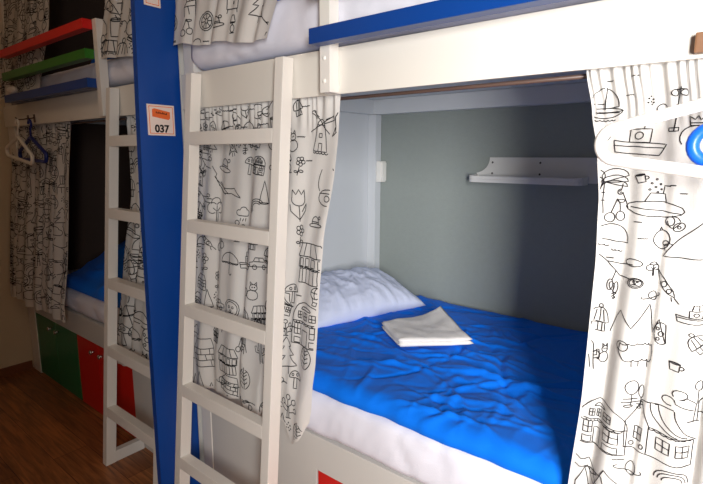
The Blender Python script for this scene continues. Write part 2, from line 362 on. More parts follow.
D['hat'] = [cir(0, -.3, .9, .2), pl(-.5, -.2)+cir(0, -.1, .5, .7, 170, 10, 8)+pl(.5, -.2), pl(-.5, .05, .5, .05), cir(.55, .5, .15)]
D['shop'] = [pl(-.9, .2, -.6, .8, .6, .8, .9, .2, -.9, .2), pl(-.45, .2, -.3, .8), pl(0, .2, 0, .8), pl(.45, .2, .3, .8), rect(-.8, -.3, .8, .2), rect(-.7, -1, .7, -.3)]+[rect(x, -.25, x+.25, .12) for x in (-.7, -.3, .1, .5)]+[pl(x, -1, x, -.35) for x in (-.45, -.2, .05, .3, .5)]+[wav(-.7, -.3, 7, .2)]
D['mushroom'] = [cir(0, .1, .7, .6, 0, 180, 10), pl(-.7, .1, .7, .1), pl(-.15, .1, -.2, -.8, .2, -.8, .15, .1), cir(-.3, .35, .1), cir(.2, .4, .12)]
D['fir'] = [pl(0, 1, -.35, .5, -.15, .5, -.55, 0, -.2, .0, -.7, -.6, .7, -.6, .2, 0, .55, 0, .15, .5, .35, .5, 0, 1), pl(0, -.6, 0, -1)]
D['leaf'] = [pl(0, -1, 0, .7), cir(-.55, -.2, 1.0, 1.0, -50, 50, 9), cir(.55, -.2, 1, 1, 130, 230, 9)]+[pl(0, y, .25, y+.2) for y in (-.6, -.3, 0, .25)]+[pl(0, y, -.25, y+.2) for y in (-.6, -.3, 0, .25)]
D['planet'] = [cir(0, 0, .5), cir(0, 0, 1, .25, 150, 390, 12)]
D['balloon'] = [cir(0, .35, .6, .6), pl(-.4, -.1, -.15, -.6), pl(.4, -.1, .15, -.6), rect(-.18, -.95, .18, -.6), cir(0, .35, .25, .6), pl(-.6, .35, .6, .35)]
D['car'] = [pl(-1, -.4, -1, 0, -.6, .1, -.4, .5, .4, .5, .6, .1, 1, 0, 1, -.4, -1, -.4), cir(-.5, -.45, .22), cir(.5, -.45, .22), pl(-.5, .1, .5, .1), pl(0, .1, 0, .5)]
D['cactus'] = [pl(-.2, -1, -.2, .6)+cir(0, .6, .2, .3, 180, 0, 6)+pl(.2, -1), pl(-.2, -.1, -.6, 0, -.6, .5, -.4, .5, -.4, .15, -.2, .1), pl(.2, -.3, .6, -.2, .6, .3, .4, .3, .4, -.05, .2, -.1), pl(0, -.9, 0, .6)]
D['cat'] = [cir(0, -.4, .55, .5), cir(.1, .35, .35, .3), pl(-.15, .55, -.2, .9, .05, .65), pl(.2, .65, .4, .9, .4, .5), cir(.0, .38, .04, .04, 0, 360, 5), cir(.22, .38, .04, .04, 0, 360, 5), cir(-.75, -.2, .3, .4, -80, 150, 7)]
D['sheep'] = [wav(-.8, .5, 5, .3)+[(.85, .1), (.8, -.4)]+wav(-.7, -.5, 4, .35)[::-1]+[(-.85, 0), (-.8, .5)], cir(-.75, .3, .22, .3), pl(-.4, -.6, -.4, -1), pl(.4, -.6, .4, -1), pl(-.15, -.6, -.15, -.95)]
D['rainbow'] = [cir(0, -.4, r, r, 0, 180, 10) for r in (.5, .7, .9)]
D['lantern'] = [pl(-.6, -.4)+cir(0, -.3, .6, .8, 180, 0, 8)+pl(.6, -.4, -.6, -.4), cir(0, .6, .12), pl(-.3, -.35, -.2, .35), pl(0, -.35, 0, .5), pl(.3, -.35, .2, .35), rect(-.4, -.95, .4, -.42), pl(-.1, -.95, -.1, -.45), pl(.2, -.95, .2, -.45)]
D['cone'] = [pl(-.5, -1, 0, 1, .5, -1, -.5, -1), cir(0, -1, .5, .12, 180, 360, 6)]
D['face'] = [cir(0, 0, .8), cir(0, 0, .62), cir(-.2, .15, .1, .1, 0, 360, 6), cir(.2, .15, .1, .1, 0, 360, 6), cir(0, -.15, .1, .1, 0, 360, 6), pl(-.3, -.3, .3, -.3)]
D['zigzag'] = [pl(-1, -.6, -.6, .4, -.3, -.2, .1, .8, .4, -.3, .7, .3, 1, -.6)]
D['bricks'] = [pl(-.9, -.9, -.9, .2, -.4, .8, .7, .8, .9, .1, .9, -.9, -.9, -.9), pl(-.9, .2, .9, .2)]+[pl(-.9, y, .9, y) for y in (-.15, -.5)]+[pl(x, .2, x, -.15) for x in (-.5, 0, .5)]+[pl(x, -.15, x, -.5) for x in (-.25, .25, .65)]+[pl(x, -.5, x, -.9) for x in (-.5, .5)]
D['lamppost'] = [pl(0, 1, 0, -1), pl(.04, 1, .04, -1), cir(-.2, .75, .15), cir(.2, .75, .15), pl(-.2, .9, .2, .9), rect(-.2, -1, .2, -.85), pl(-.1, .2, .12, .2)]
D['flagpole'] = [pl(0, -1.2, 0, 1), pl(.07, -1.2, .07, 1), pl(0, .9, .5, .6, .9, .7, 1.4, .3), pl(0, .5, .5, .25, .9, .35, 1.2, .15, 1.4, .3), cir(0, 1.05, .06, .06, 0, 360, 6)]
D['submarine'] = [cir(0, -.2, 1, .3), pl(-.4, .05, -.3, .4, .2, .4, .3, .05), pl(-.9, -.3, -1.2, .3), pl(.1, .4, .15, .7, .4, .7), pl(-.8, -.2, .9, -.3), cir(.6, -.6, .18)]
D['chick'] = [cir(0, 0, .75), pl(.2, -.9)+cir(.5, -.6, .4, .2, 200, 20, 6), cir(.3, -.3, .25, .2), pl(-.2, .75, 0, 1, .1, .7)]
D['planeshape'] = [pl(-1, 1, -.3, .5, .4, -.2, .6, -.7, .15, -.5, -.5, 0, -1, 1), cir(-.2, .1, .2), cir(.2, -.3, .15), pl(.6, -.7, .9, -1), pl(.4, -.7, .5, -1)]
D['bell'] = [cir(0, -.5, .75, .7, -40, 220, 12), pl(-.25, .2, -.35, .75, -.1, .55, .1, .8, .2, .55, .4, .75, .3, .2, -.25, .2), pl(-.25, .35, .3, .35)]
D['whale'] = [pl(-1, -.3)+cir(0, -.3, 1, .9, 170, 20, 10)+pl(1, -.3, -1, -.3), wav(-.8, -.6, 3), wav(.1, -.75, 3)]
D['branch'] = [pl(-1.2, .5, -.5, 0, .4, .0, .9, .15), pl(-.5, 0, 0, -.35, .4, -.6, 1.3, -.6), cir(.9, .25, .3, .2), pl(.1, -.4, 0, -.9), cir(-.1, -1.2, .18, .3), cir(.3, -1.3, .15, .3)]
D['triangle'] = [pl(.6, 1, -1, -.9, 1, -.9, .6, 1)]
D['ladybug'] = [cir(0, 0, .6, .9, 60, 300, 10), cir(0, 0, .2), cir(-.25, .4, .12), cir(-.25, -.4, .12), pl(.3, .75, .3, -.75)]
D['flytree'] = [cir(0, .3, .3, .5), pl(0, -.2, 0, -1), pl(-.3, -.5, .3, -.5), pl(-.4, -.75, .4, -.7), cir(-.1, -1, .2, .08)]
D['stars'] = [cir(x, y, .08, .08, 0, 360, 6) for x, y in ((0, 0), (.4, .3), (-.3, .4), (.2, -.5), (-.4, -.2), (.5, -.2), (0, .8))]
D['waves'] = [wav(-.5, 0, 4, .3)]
D['fruitstem'] = [cir(0, -.1, .5, .45, 30, 330), pl(.4, .2, .9, .9), pl(-.2, -.3, .2, -.2), pl(-.2, .1, .25, .1)]
D['umbrella'] = [cir(0, 0, .9, .8, 0, 180, 10)+pl(.9, 0), wav(-.9, 0, 6, .3), pl(0, .9, 0, -.8)+cir(.15, -.8, .15, .15, 180, 360, 5)]
D['cup'] = [pl(-.5, .5, -.4, -.6, .4, -.6, .5, .5, -.5, .5), cir(.6, 0, .25, .25, -100, 110, 7), cir(0, .5, .5, .12)]
GENERIC = [k for k in D if k not in ('waves', 'stars', 'triangle', 'zigzag', 'lamppost', 'flagpole')]

class Curtain:
    """cloth hanging in gathers: x between two edge curves, from ztop to a hem, y from base curve plus folds"""
    def __init__(s, ztop, hem, xl, xr, ybase, n, amp, seed=0, topamp=.012, sway=.5):
        s.ztop = ztop; s.hem = hem; s.xl = xl; s.xr = xr; s.yb = ybase; s.n = n; s.amp = amp; s.seed = seed; s.ta = topamp; s.sway = sway
    def P(s, u, t):
        zb = s.hem(u); z = s.ztop+(zb-s.ztop)*t
        x = s.xl(t)+(s.xr(t)-s.xl(t))*u
        ph = s.seed*1.7
        w = u+.035*math.sin(3*t+ph+u*5)*s.sway
        f = .6*math.sin(2*PI*s.n*w+ph)+.4*math.sin(2*PI*s.n*1.73*w+1.3+ph+1.2*t)
        e = min(1, t*2.2)
        y = s.yb(t, u)+s.amp*(.25+.75*e)*f
        y += s.ta*max(0, 1-t*9)*math.sin(2*PI*s.n*5.3*u+2*math.sin(u*37))
        x += .006*e*math.cos(2*PI*s.n*w+ph)
        y += .004*nz(x*9, z*4, s.seed)
        return Vector((x, y, z))
    def inv(s, x, z):
        u = .5
        for _ in range(3):
            t = (s.ztop-z)/(s.ztop-s.hem(min(1, max(0, u)))); tt = min(1, max(0, t))
            u = (x-s.xl(tt))/(s.xr(tt)-s.xl(tt))
        return u, t
    def build(s, name, label, doodles, group='doodle print curtains', lw=.0026, nu=110, nt=70, rod_z=None):
        bm = NB()
        g = [[bm.verts.new(s.P(i/nu, j/nt)) for i in range(nu+1)] for j in range(nt+1)]
        for j in range(nt):
            for i in range(nu):
                f = bm.faces.new((g[j][i], g[j+1][i], g[j+1][i+1], g[j][i+1])); f.material_index = 0
        # stitched hem line and drawings as thin printed ribbons lying on the cloth
        strokes = []
        for key, x, z, sz, rot in doodles:
            cr, sr = math.cos(rot), math.sin(rot)
            for line in D[key]:
                strokes.append([(x+sz*(px*cr-py*sr), z+sz*(px*sr+py*cr)) for px, py in line])
        def pt(x, z, cache={}):
            u, t = s.inv(x, z)
            if not (0.004 < u < .996 and 0.004 < t < .992): return None
            p = s.P(u, t); a = s.P(u+.002, t)-p; b = s.P(u, t+.002)-p
            nrm = b.cross(a).normalized()
            if nrm.y > 0: nrm = -nrm
            return p, nrm
        for st in strokes:
            q = [st[0]]
            for a, b in zip(st, st[1:]):
                L = math.hypot(b[0]-a[0], b[1]-a[1]); k = max(1, int(L/.007)+1)
                q += [(a[0]+(b[0]-a[0])*i/k, a[1]+(b[1]-a[1])*i/k) for i in range(1, k+1)]
            prev = None
            wobx = random.uniform(0, 50)
            for i, (x, z) in enumerate(q):
                x += .0015*nz(x*40, z*40, wobx); z += .0015*nz(x*40, z*40, wobx+9)
                r = pt(x, z)
                if r is None: prev = None; continue
                a = q[max(0, i-1)]; b = q[min(len(q)-1, i+1)]
                tx, tz = b[0]-a[0], b[1]-a[1]; L = math.hypot(tx, tz) or 1
                T = Vector((tx/L, 0, tz/L)); N = r[1]; S = N.cross(T)
                if S.length < 1e-4: prev = None; continue
                S.normalize(); h = lw/2
                c = r[0]+N*.0014
                cur = (bm.verts.new(c+S*h), bm.verts.new(c-S*h))
                if prev:
                    f = bm.faces.new((prev[0], cur[0], cur[1], prev[1])); f.material_index = 1
                prev = cur
        o = obj(name, bm, [M['cloth'], M['ink']], smooth=True, origin=s.P(.5, 0), keep=True)
        # keep material indices
        tag(o, label, 'curtain', group)
        return o

def scatter(x0, x1, z0, z1, step=.105, size=.045, seed=1, keep=None, avoid=()):
    rnd = random.Random(seed); out = []; z = z1; r = 0; last = None
    while z > z0:
        x = x0+(.5*step if r % 2 else 0)
        while x < x1:
            k = rnd.choice(GENERIC)
            if k == last: k = rnd.choice(GENERIC)
            last = k
            cx, cz = x+rnd.uniform(-.015, .015), z+rnd.uniform(-.015, .015); s_ = size*rnd.uniform(.8, 1.2)
            if all(math.hypot(cx-a[1], cz-a[2]) > (s_+a[3])*.95 for a in avoid):
                out.append((k, cx, cz, s_, rnd.uniform(-.25, .25)))
                if rnd.random() < .5: out.append((rnd.choice(('waves', 'stars', 'waves')), cx+step*.5, cz+rnd.uniform(-.01, .02), .022, 0))
            x += step
        z -= step*.92; r += 1
    return out

def curve(*kv):
    """piecewise-linear (smoothed) function from (t, value) pairs"""
    def f(t):
        if t <= kv[0][0]: return kv[0][1]
        for (a, va), (b, vb) in zip(kv, kv[1:]):
            if t <= b:
                q = (t-a)/(b-a); q = q*q*(3-2*q)*.5+q*.5
                return va+(vb-va)*q
        return kv[-1][1]
    return f
# drawings read off the two nearer curtains: kind, x, z, half-size, turn
RIGHT = [('sailboat', -0.252, 1.533, 0.032, 0), ('waves', -0.249, 1.577, 0.011, 0), ('waves', -0.21, 1.549, 0.011, 0), ('waves', -0.204, 1.584, 0.011, 0), ('stars', -0.175, 1.534, 0.011, 0), ('steamer', -0.186, 1.458, 0.046, -0.05), ('lamppost', -0.13, 1.517, 0.039, -0.05), ('bell', -0.099, 1.481, 0.029, 0), ('fruitstem', -0.255, 1.455, 0.017, 0), ('palm', -0.244, 1.37, 0.051, 0), ('fruitstem', -0.211, 1.364, 0.012, 0.5), ('cup', -0.175, 1.39, 0.013, 0.3), ('stars', -0.154, 1.374, 0.019, 0), ('waves', -0.122, 1.379, 0.009, 0), ('waves', -0.104, 1.365, 0.009, 0), ('cherries', -0.217, 1.324, 0.025, 0), ('whale', -0.218, 1.277, 0.036, -0.1), ('waves', -0.22, 1.232, 0.014, 0), ('waves', -0.172, 1.308, 0.009, 0), ('waves', -0.163, 1.277, 0.01, 0), ('submarine', -0.146, 1.343, 0.049, -0.05), ('chick', -0.131, 1.276, 0.024, 0.2), ('bag', -0.108, 1.307, 0.017, 0.8), ('triangle', -0.087, 1.283, 0.04, 0.05), ('branch', -0.205, 1.222, 0.038, -0.1), ('flytree', -0.206, 1.169, 0.019, 0.4), ('lantern', -0.227, 1.112, 0.033, 0), ('face', -0.165, 1.19, 0.012, 0), ('planet', -0.139, 1.167, 0.018, 0.35), ('planeshape', -0.109, 1.19, 0.027, -0.1), ('tree_round', -0.144, 1.219, 0.014, 0), ('zigzag', -0.149, 1.11, 0.05, 0), ('ladybug', -0.108, 1.098, 0.024, 0.1), ('steamer', -0.067, 1.14, 0.024, 0), ('cactus', -0.239, 1.029, 0.032, 0.1), ('cat', -0.209, 1.035, 0.023, 0.1), ('sheep', -0.148, 1.055, 0.032, 0.05), ('flytree', -0.155, 0.973, 0.029, 0), ('flytree', -0.138, 0.966, 0.025, 0), ('house_round', -0.201, 0.889, 0.057, 0), ('house_gable', -0.103, 0.908, 0.064, 0), ('tree_swirl', -0.049, 0.985, 0.041, 0), ('lantern', -0.061, 1.096, 0.025, 0.6), ('flower', -0.252, 0.889, 0.018, 0), ('flagpole', -0.262, 0.772, 0.052, -0.08), ('planet', -0.14, 0.814, 0.028, -0.1), ('house_gable', -0.199, 0.747, 0.046, 0), ('waves', -0.164, 0.831, 0.013, 0), ('triangle', -0.182, 0.782, 0.018, 0.4), ('cup', -0.084, 1.044, 0.013, 0), ('rainbow', -0.07, 0.832, 0.025, 0)]
LEFT = [('windmill', -1.014, 1.502, 0.048, -0.1), ('rocket', -0.941, 1.522, 0.039, 0), ('bag', -0.98, 1.333, 0.05, 0), ('hat', -1.022, 1.232, 0.024, 0), ('cup', -0.95, 1.212, 0.018, 0), ('tulip', -1.102, 1.281, 0.043, 0), ('shop', -1.036, 1.11, 0.056, 0), ('house_round', -1.039, 0.915, 0.057, 0), ('leaf', -1.031, 0.821, 0.037, 0), ('flower', -1.095, 1.185, 0.029, 0), ('mushroom', -1.073, 0.727, 0.031, 0), ('fir', -1.118, 0.798, 0.049, 0.2), ('pepper', -1.468, 1.325, 0.071, -0.1), ('hat', -1.475, 1.395, 0.035, -0.2), ('cone', -1.26, 1.314, 0.03, 0), ('tree_round', -1.528, 1.232, 0.041, 0), ('cloud', -1.373, 1.236, 0.028, 0), ('rainbow', -1.297, 1.269, 0.027, 0.7), ('umbrella', -1.428, 1.056, 0.037, 0), ('flower', -1.574, 1.036, 0.032, 0), ('flower', -1.51, 0.976, 0.031, 0), ('bricks', -1.593, 0.963, 0.028, 0), ('face', -1.409, 0.893, 0.035, 0), ('tree_swirl', -1.398, 1.175, 0.033, 0), ('cat', -1.295, 0.976, 0.029, 0), ('cloud', -1.615, 0.766, 0.029, 0), ('bricks', -1.568, 0.696, 0.051, 0.2), ('zigzag', -1.585, 0.558, 0.06, 0), ('shop', -1.419, 0.707, 0.044, 0), ('lantern', -1.303, 1.15, 0.028, 0), ('leaf', -1.314, 0.671, 0.039, 0), ('tree_swirl', -1.102, 0.634, 0.036, 0), ('leaf', -1.053, 0.563, 0.036, 0)]
LEFT = [(k, x, z, h*1.22, a) for k, x, z, h, a in LEFT]
RIGHT = [(k, x, z, h*(.88 if 'house' in k else 1), a) for k, x, z, h, a in RIGHT]
ydrop = lambda t, u: (.009 if t < .02 else .009+.006*min(1, (t-.02)*8))-.080*min(1, t*1.15)**1.3
# nearer bunk, lower, right
c = Curtain(1.603, lambda u: .40+.01*math.sin(9*u), curve((0, -.292), (.07, -.274), (.14, -.257), (.22, -.246), (.32, -.241), (.55, -.243), (.72, -.252), (1, -.28)), curve((0, .22), (1, .24)), ydrop, 5.5, .017, 3, .007)
c.build('curtain', 'white doodle-print curtain at the right edge of the photo, behind the big hangers', RIGHT+scatter(-.02, .24, .4, 1.55, seed=5, avoid=RIGHT, size=.05, step=.13), lw=.0019, nu=160, nt=110)
# nearer bunk, lower, left (behind the ladder)
hemL = curve((0, .525), (.2, .555), (.48, .56), (.52, .60), (.56, .52), (.62, .51), (.68, .575), (.84, .565), (.9, .50), (.95, .53), (1, .60))
c = Curtain(1.603, hemL, curve((0, -1.66), (.3, -1.665), (1, -1.685)), curve((0, -.944), (.1, -.947), (.22, -.956), (.42, -.989), (.6, -.997), (.8, -.996), (.95, -1.01), (1, -1.02)), ydrop, 5, .011, 11, .006)
c.build('curtain', 'white doodle-print curtain behind the nearer ladder, bunched left of the pillow', LEFT+scatter(-1.68, -.93, .46, 1.58, seed=8, avoid=LEFT, step=.062, size=.034), lw=.0028, nu=180, nt=110)
# nearer bunk, upper
upy = lambda t, u: .045-.088*t
hemU = lambda u: 1.822-.050*u+.005*math.sin(14*u)
c = Curtain(2.56, hemU, curve((0, -1.68), (1, -1.695)), curve((0, -1.10), (.8, -1.13), (1, -1.185)), upy, 4.5, .010, 5, .006)
UP = [('chair', -1.595, 1.955, .048, .15), ('wheel', -1.50, 1.875, .035, 0), ('turnip', -1.46, 1.985, .045, .2), ('dresser', -1.36, 1.94, .06, -.05), ('lamp', -1.355, 1.845, .030, 0), ('hat', -1.43, 1.86, .03, 0), ('fir', -1.235, 1.88, .05, -.2), ('cherries', -1.62, 1.87, .03, 0), ('leaf', -1.69, 1.91, .04, .4)]
c.build('curtain', 'doodle-print curtain at top centre, hanging over upper white mattress', UP+scatter(-1.7, -1.1, 1.8, 2.5, seed=2, avoid=UP, step=.075, size=.032), lw=.003)
# farther bunk, lower left
farL = lambda t, u: .022-.10*min(1, t*1.1)**1.1-.012*(1-u)*t
c = Curtain(1.603, lambda u: .535+.012*math.sin(11*u), curve((0, -3.66), (1, -3.63)), curve((0, -2.79), (.3, -2.81), (.7, -2.83), (1, -2.86)), farL, 6, .02, 2, .008)
c.build('curtain', 'doodle-print curtain at far left behind the small hangers, above green locker', scatter(-3.68, -2.74, .55, 1.59, seed=21, size=.052, step=.088), lw=.0035)
# farther bunk, lower right
c = Curtain(1.603, lambda u: .44+.08*u, curve((0, -2.20), (.3, -2.17), (.6, -2.24), (1, -2.30)), curve((0, -1.80), (1, -1.80)), lambda t, u: .022-.08*min(1, t*1.15)**1.3, 3.2, .015, 9, .008)
c.build('curtain', 'doodle-print curtain behind the farther ladder, left of blue divider', scatter(-2.32, -1.78, .45, 1.58, seed=31, size=.055, step=.105), lw=.004)
# farther bunk, upper left and upper right
c = Curtain(2.56, lambda u: 1.76, curve((0, -3.60), (1, -3.62)), curve((0, -2.86), (.6, -2.88), (1, -2.98)), lambda t, u: .045-.082*t, 5, .008, 6, .006)
c.build('curtain', 'doodle-print curtain at top left behind the red and green rails', scatter(-3.62, -2.86, 1.8, 2.5, seed=41, size=.055, step=.09), lw=.0035)
c = Curtain(2.56, lambda u: 1.845-.04*u, curve((0, -2.20), (.7, -2.26), (1, -2.29)), curve((0, -1.80), (1, -1.80)), upy, 3.2, .010, 12, .006)
c.build('curtain', 'doodle-print curtain at top, between red rail end and blue divider', scatter(-2.32, -1.78, 1.83, 2.5, seed=52, size=.07, step=.12), lw=.004)

# rods
def rod(x0, x1, z, y, label):
    t = thing('curtain_rod', label, 'curtain rod', ((x0+x1)/2, y, z))
    obj('rod', tube(NB(), [(x0, y, z), (x1, y, z)], .005), M['rod'], t, smooth=True)
    for x in (x0, x1):
        obj('end_cap', tube(NB(), [(x-.006, y, z), (x+.006, y, z)], .010), M['rod'], t, smooth=True)
rod(-1.625, .245, 1.593, .030, 'thin brown curtain rod under the top board of nearer bunk')
rod(-3.55, -1.835, 1.593, .036, 'thin curtain rod under the top board of farther bunk')

# ------------------------------------------------------------------ bedding
def mattress(x0, x1, y0, y1, z0, z1, label, seed, over=0):
    """rounded slab in a fitted sheet, front slightly rumpled"""
    bm = NB(); nx, ny = 120, 40
    H = z1-z0; r = .035
    # cross-section loop in (y,z)
    sec = []
    def arc(cy, cz, a0, a1, n=5):
        for i in range(n+1):
            a = math.radians(a0+(a1-a0)*i/n); sec.append((cy+r*math.cos(a), cz+r*math.sin(a)))
    for i in range(7): sec.append((y0, z0+r+(H-2*r)*i/6)) if 0 < i < 6 else None
    arc(y0+r, z1-r, 180, 90)
    for i in range(1, 24): sec.append((y0+r+(y1-y0-2*r)*i/24, z1))
    arc(y1-r, z1-r, 90, 0); arc(y1-r, z0+r, 0, -90)
    arc(y0+r, z0+r, -90, -180)
    rings = []
    for i in range(nx+1):
        u = i/nx; x = x0+(x1-x0)*u
        e = min(u, 1-u)*(x1-x0); k = 1-max(0, 1-e/.012)**2*.15
        ring = []
        for (y, z) in sec:
            cy, cz = (y0+y1)/2, (z0+z1)/2
            dy = dz = 0
            if y < y0+.06:
                fz = (z-z0)/H
                dy = -.006*math.sin(PI*fz)+.006*nz(x*7, z*10, seed)+.006*(ridge(x*8+z*7, z*6, seed+3)**3-.3)+.003*(ridge(x*21-z*9, z*7, seed+6)**2-.3)-over*max(0, .6-fz)*(.012)
                if z < z0+.05: dz = .006*nz(x*3, 0, seed+5)-over*.012
            elif z > z1-.02: dz = .002*nz(x*6, y*6, seed)
            ring.append(bm.verts.new((x, y+dy, cz+(z-cz)*k+dz)))
        rings.append(ring)
    n = len(sec)
    for i in range(nx):
        for k in range(n): bm.faces.new((rings[i][k], rings[i+1][k], rings[i+1][(k+1) % n], rings[i][(k+1) % n]))
    bm.faces.new(rings[0]); bm.faces.new(rings[-1][::-1])
    o = obj('mattress', bm, M['sheet'], smooth=True)
    return tag(o, label, 'mattress', 'mattresses on the bunks')
mattress(-1.575, .24, -.004, 1.04, .519, .680, 'white-sheeted mattress on the lower deck of nearer bunk, under crumpled blue duvet', 1)
mattress(-3.56, -1.85, .006, 1.04, .549, .664, 'white-sheeted mattress on the lower deck of farther bunk', 2)
mattress(-1.632, .27, -.006, 1.06, 1.739, 1.90, 'white-sheeted mattress on the upper deck of nearer bunk, above the wide board', 3)
mattress(-3.62, -1.84, .004, 1.06, 1.739, 1.86, 'white-sheeted mattress on the upper deck of farther bunk, behind coloured rails', 4)

crs = random.Random(4); CREASE = []
for k in range(190):
    cx, cy = crs.uniform(-1.35, .15), crs.betavariate(1.1, 1.7)*1.05
    ang = crs.gauss(.45, .45) if crs.random() < .7 else crs.gauss(-.9, .4)
    CREASE.append((cx, cy, math.cos(ang), math.sin(ang), crs.uniform(.05, .20), crs.uniform(.006, .017), crs.uniform(.003, .0105)*(1 if crs.random() < .65 else -1), crs.uniform(-1.6, 1.6)))
def duvet_h(x, y):
    h = .050+.016*nz(x*1.9, y*1.9, 3)+.005*nz(x*6, y*6, 13)-.012-.022*max(0, y-.55)+.010*max(0, min(1, 1-y/.5))
    wx = x+.03*nz(x*5, y*5, 7); wy = y+.03*nz(x*5, y*5, 17)
    for cx, cy, ca, sa, L, w, a, bend in CREASE:
        dx, dy = wx-cx, wy-cy
        if abs(dx) > .3 or abs(dy) > .3: continue
        p = dx*ca+dy*sa; q = -dx*sa+dy*ca-bend*p*p
        e = (p/L)**2+(q/w)**2
        if e < 9: h += a*math.exp(-e)
    return h+.003*ridge(wx*11, wy*7, 9)**3
def duvet(x0, x1, y0, y1, zb, hf, m, label, nx=280, ny=180, front=None, seed=0, edge=.055):
    bm = NB()
    top = []; bot = []
    for j in range(ny+1):
        rt = []; rb = []
        for i in range(nx+1):
            u, v = i/nx, j/ny
            yf = y0+(front(x0+(x1-x0)*u) if front else 0)
            x = x0+(x1-x0)*u; y = yf+(y1-yf)*v
            d = min(min(u, 1-u)*(x1-x0), min(v, 1-v)*(y1-yf))
            q = min(1, d/edge); prof = math.sqrt(max(0, 1-(1-q)**2))
            h = hf(x, y)*prof
            rt.append(bm.verts.new((x, y, zb+.004+h))); rb.append(None)
        top.append(rt)
    for j in range(ny):
        for i in range(nx): bm.faces.new((top[j][i], top[j][i+1], top[j+1][i+1], top[j+1][i]))
    loop = [top[0][i] for i in range(nx+1)]+[top[j][nx] for j in range(1, ny+1)]+[top[ny][i] for i in range(nx-1, -1, -1)]+[top[j][0] for j in range(ny-1, 0, -1)]
    low = [bm.verts.new((v.co.x, v.co.y+(.006 if v.co.y < y0+.05 else 0), zb)) for v in loop]
    n = len(loop)
    for k in range(n): bm.faces.new((loop[k], low[k], low[(k+1) % n], loop[(k+1) % n]))
    bm.faces.new(low)
    o = obj('duvet', bm, m, smooth=True)
    return tag(o, label, 'duvet', 'blue duvets')
ZB = .684
duvet(-1.55, .20, .0, 1.085, ZB, duvet_h, M['duvet'], 'crumpled bright blue duvet spread on lower bed of nearer bunk, under the towel', front=lambda x: -.014+.010*nz(x*6, 1, 2)+.004*nz(x*19, 1, 6))
def heap(x, y):
    b = .22*math.exp(-((x+2.6)/.75)**4)*math.exp(-((y-.62)/.42)**4)
    return .04+b+.03*nz(x*3, y*3, 4)+.02*ridge(x*4, y*7, 6)**2
duvet(-3.25, -1.95, .03, 1.06, .668, heap, M['duvet'], 'dark-looking blue duvet heaped on lower bed of farther bunk', nx=100, ny=70)
def heap2(x, y): return .06+.03*nz(x*3, y*3, 5)+.012*ridge(x*5, y*8, 6)**2
duvet(-1.60, -1.11, .035, .9, 1.912, heap2, M['duvet'], 'blue duvet on the upper bed of nearer bunk, peeking out right of top curtain', nx=60, ny=60)
duvet(-2.70, -2.25, .10, .95, 1.868, lambda x, y: .10+.03*nz(x*4, y*4, 2), M['duvet'], 'dark blue duvet on the upper bed of farther bunk, behind green rail end', nx=50, ny=50)

# pillow
def pillow(cx, cy, cz, hl, hs, T, yaw, tilt, label):
    bm = NB(); n = 70; m_ = 50
    R = Matrix.Rotation(yaw, 4, 'Z') @ Matrix.Rotation(tilt, 4, 'Y')
    def V(a, b, s):
        px = (1-abs(a)**2.6); py = (1-abs(b)**2.6)
        th = T*max(0, px*py)**.48
        x = hs*a*(1-.09*(1-b*b)); y = hl*b*(1-.07*(1-a*a))
        wr = .012*(ridge(a*1.1+b*.5, b*5.0, 3)**3-.4)+.006*(ridge(a*3, b*9, 6)**2-.4)
        z = s*th*(1 if s > 0 else .55)+(wr*(px*py)**.3 if s > 0 else 0)
        return R @ Vector((x, y, z))+Vector((cx, cy, cz))
    A = [[bm.verts.new(V(-1+2*i/n, -1+2*j/m_, 1)) for i in range(n+1)] for j in range(m_+1)]
    Bv = [[(A[j][i] if i in (0, n) or j in (0, m_) else bm.verts.new(V(-1+2*i/n, -1+2*j/m_, -1))) for i in range(n+1)] for j in range(m_+1)]
    for j in range(m_):
        for i in range(n):
            bm.faces.new((A[j][i], A[j][i+1], A[j+1][i+1], A[j+1][i]))
            bm.faces.new((Bv[j][i], Bv[j+1][i], Bv[j+1][i+1], Bv[j][i+1]))
    return tag(obj('pillow', bm, M['pillow'], smooth=True), label, 'pillow')
pillow(-1.445, .66, .775, .31, .20, .10, -.30, math.radians(13), 'pale white pillow leaning at the head of the lower bed, on blue duvet')

# towel, folded
def towel():
    t = thing('folded_towel', 'folded white terry towel lying on the blue duvet', 'towel', (-.98, .57, .73))
    cs = [Vector((-1.105, .45)), Vector((-.94, .33)), Vector((-.745, .53)), Vector((-.995, .735))]
    def layer(zoff, th, inset, name, dx=0):
        bm = NB(); n = 28
        c = sum(cs, Vector((0, 0)))/4
        q = [c+(p-c)*(1-inset) for p in cs]
        def XY(u, v):
            a = q[0].lerp(q[1], u); b = q[3].lerp(q[2], u); return a.lerp(b, v)
        def H(p): return ZB+.004+.046+.014+.006*nz(p.x*5, p.y*5, 2)
        def V(u, v, s):
            p = XY(u, v); d = min(u, 1-u, v, 1-v)
            e = math.sqrt(max(0, 1-(1-min(1, d/.07))**2))
            lift = .028*max(0, (v-.55)/.45)**2*max(0, 1-u*1.2)
            z = H(p)+zoff+lift+th/2+s*th/2*e+(.003*nz(p.x*22, p.y*22, 4)+.003*ridge(p.x*9, p.y*9, zoff)) * (s > 0)
            return (p.x+dx, p.y, z)
        A = [[bm.verts.new(V(i/n, j/n, 1)) for i in range(n+1)] for j in range(n+1)]
        Bv = [[(A[j][i] if i in (0, n) or j in (0, n) else bm.verts.new(V(i/n, j/n, -1))) for i in range(n+1)] for j in range(n+1)]
        for j in range(n):
            for i in range(n):
                bm.faces.new((A[j][i], A[j][i+1], A[j+1][i+1], A[j+1][i]))
                bm.faces.new((Bv[j][i], Bv[j+1][i], Bv[j+1][i+1], Bv[j][i+1]))
        obj(name, bm, M['towel'], t, smooth=True)
    layer(0, .015, .0, 'lower_fold'); layer(.014, .016, .01, 'upper_fold', -.003)
towel()

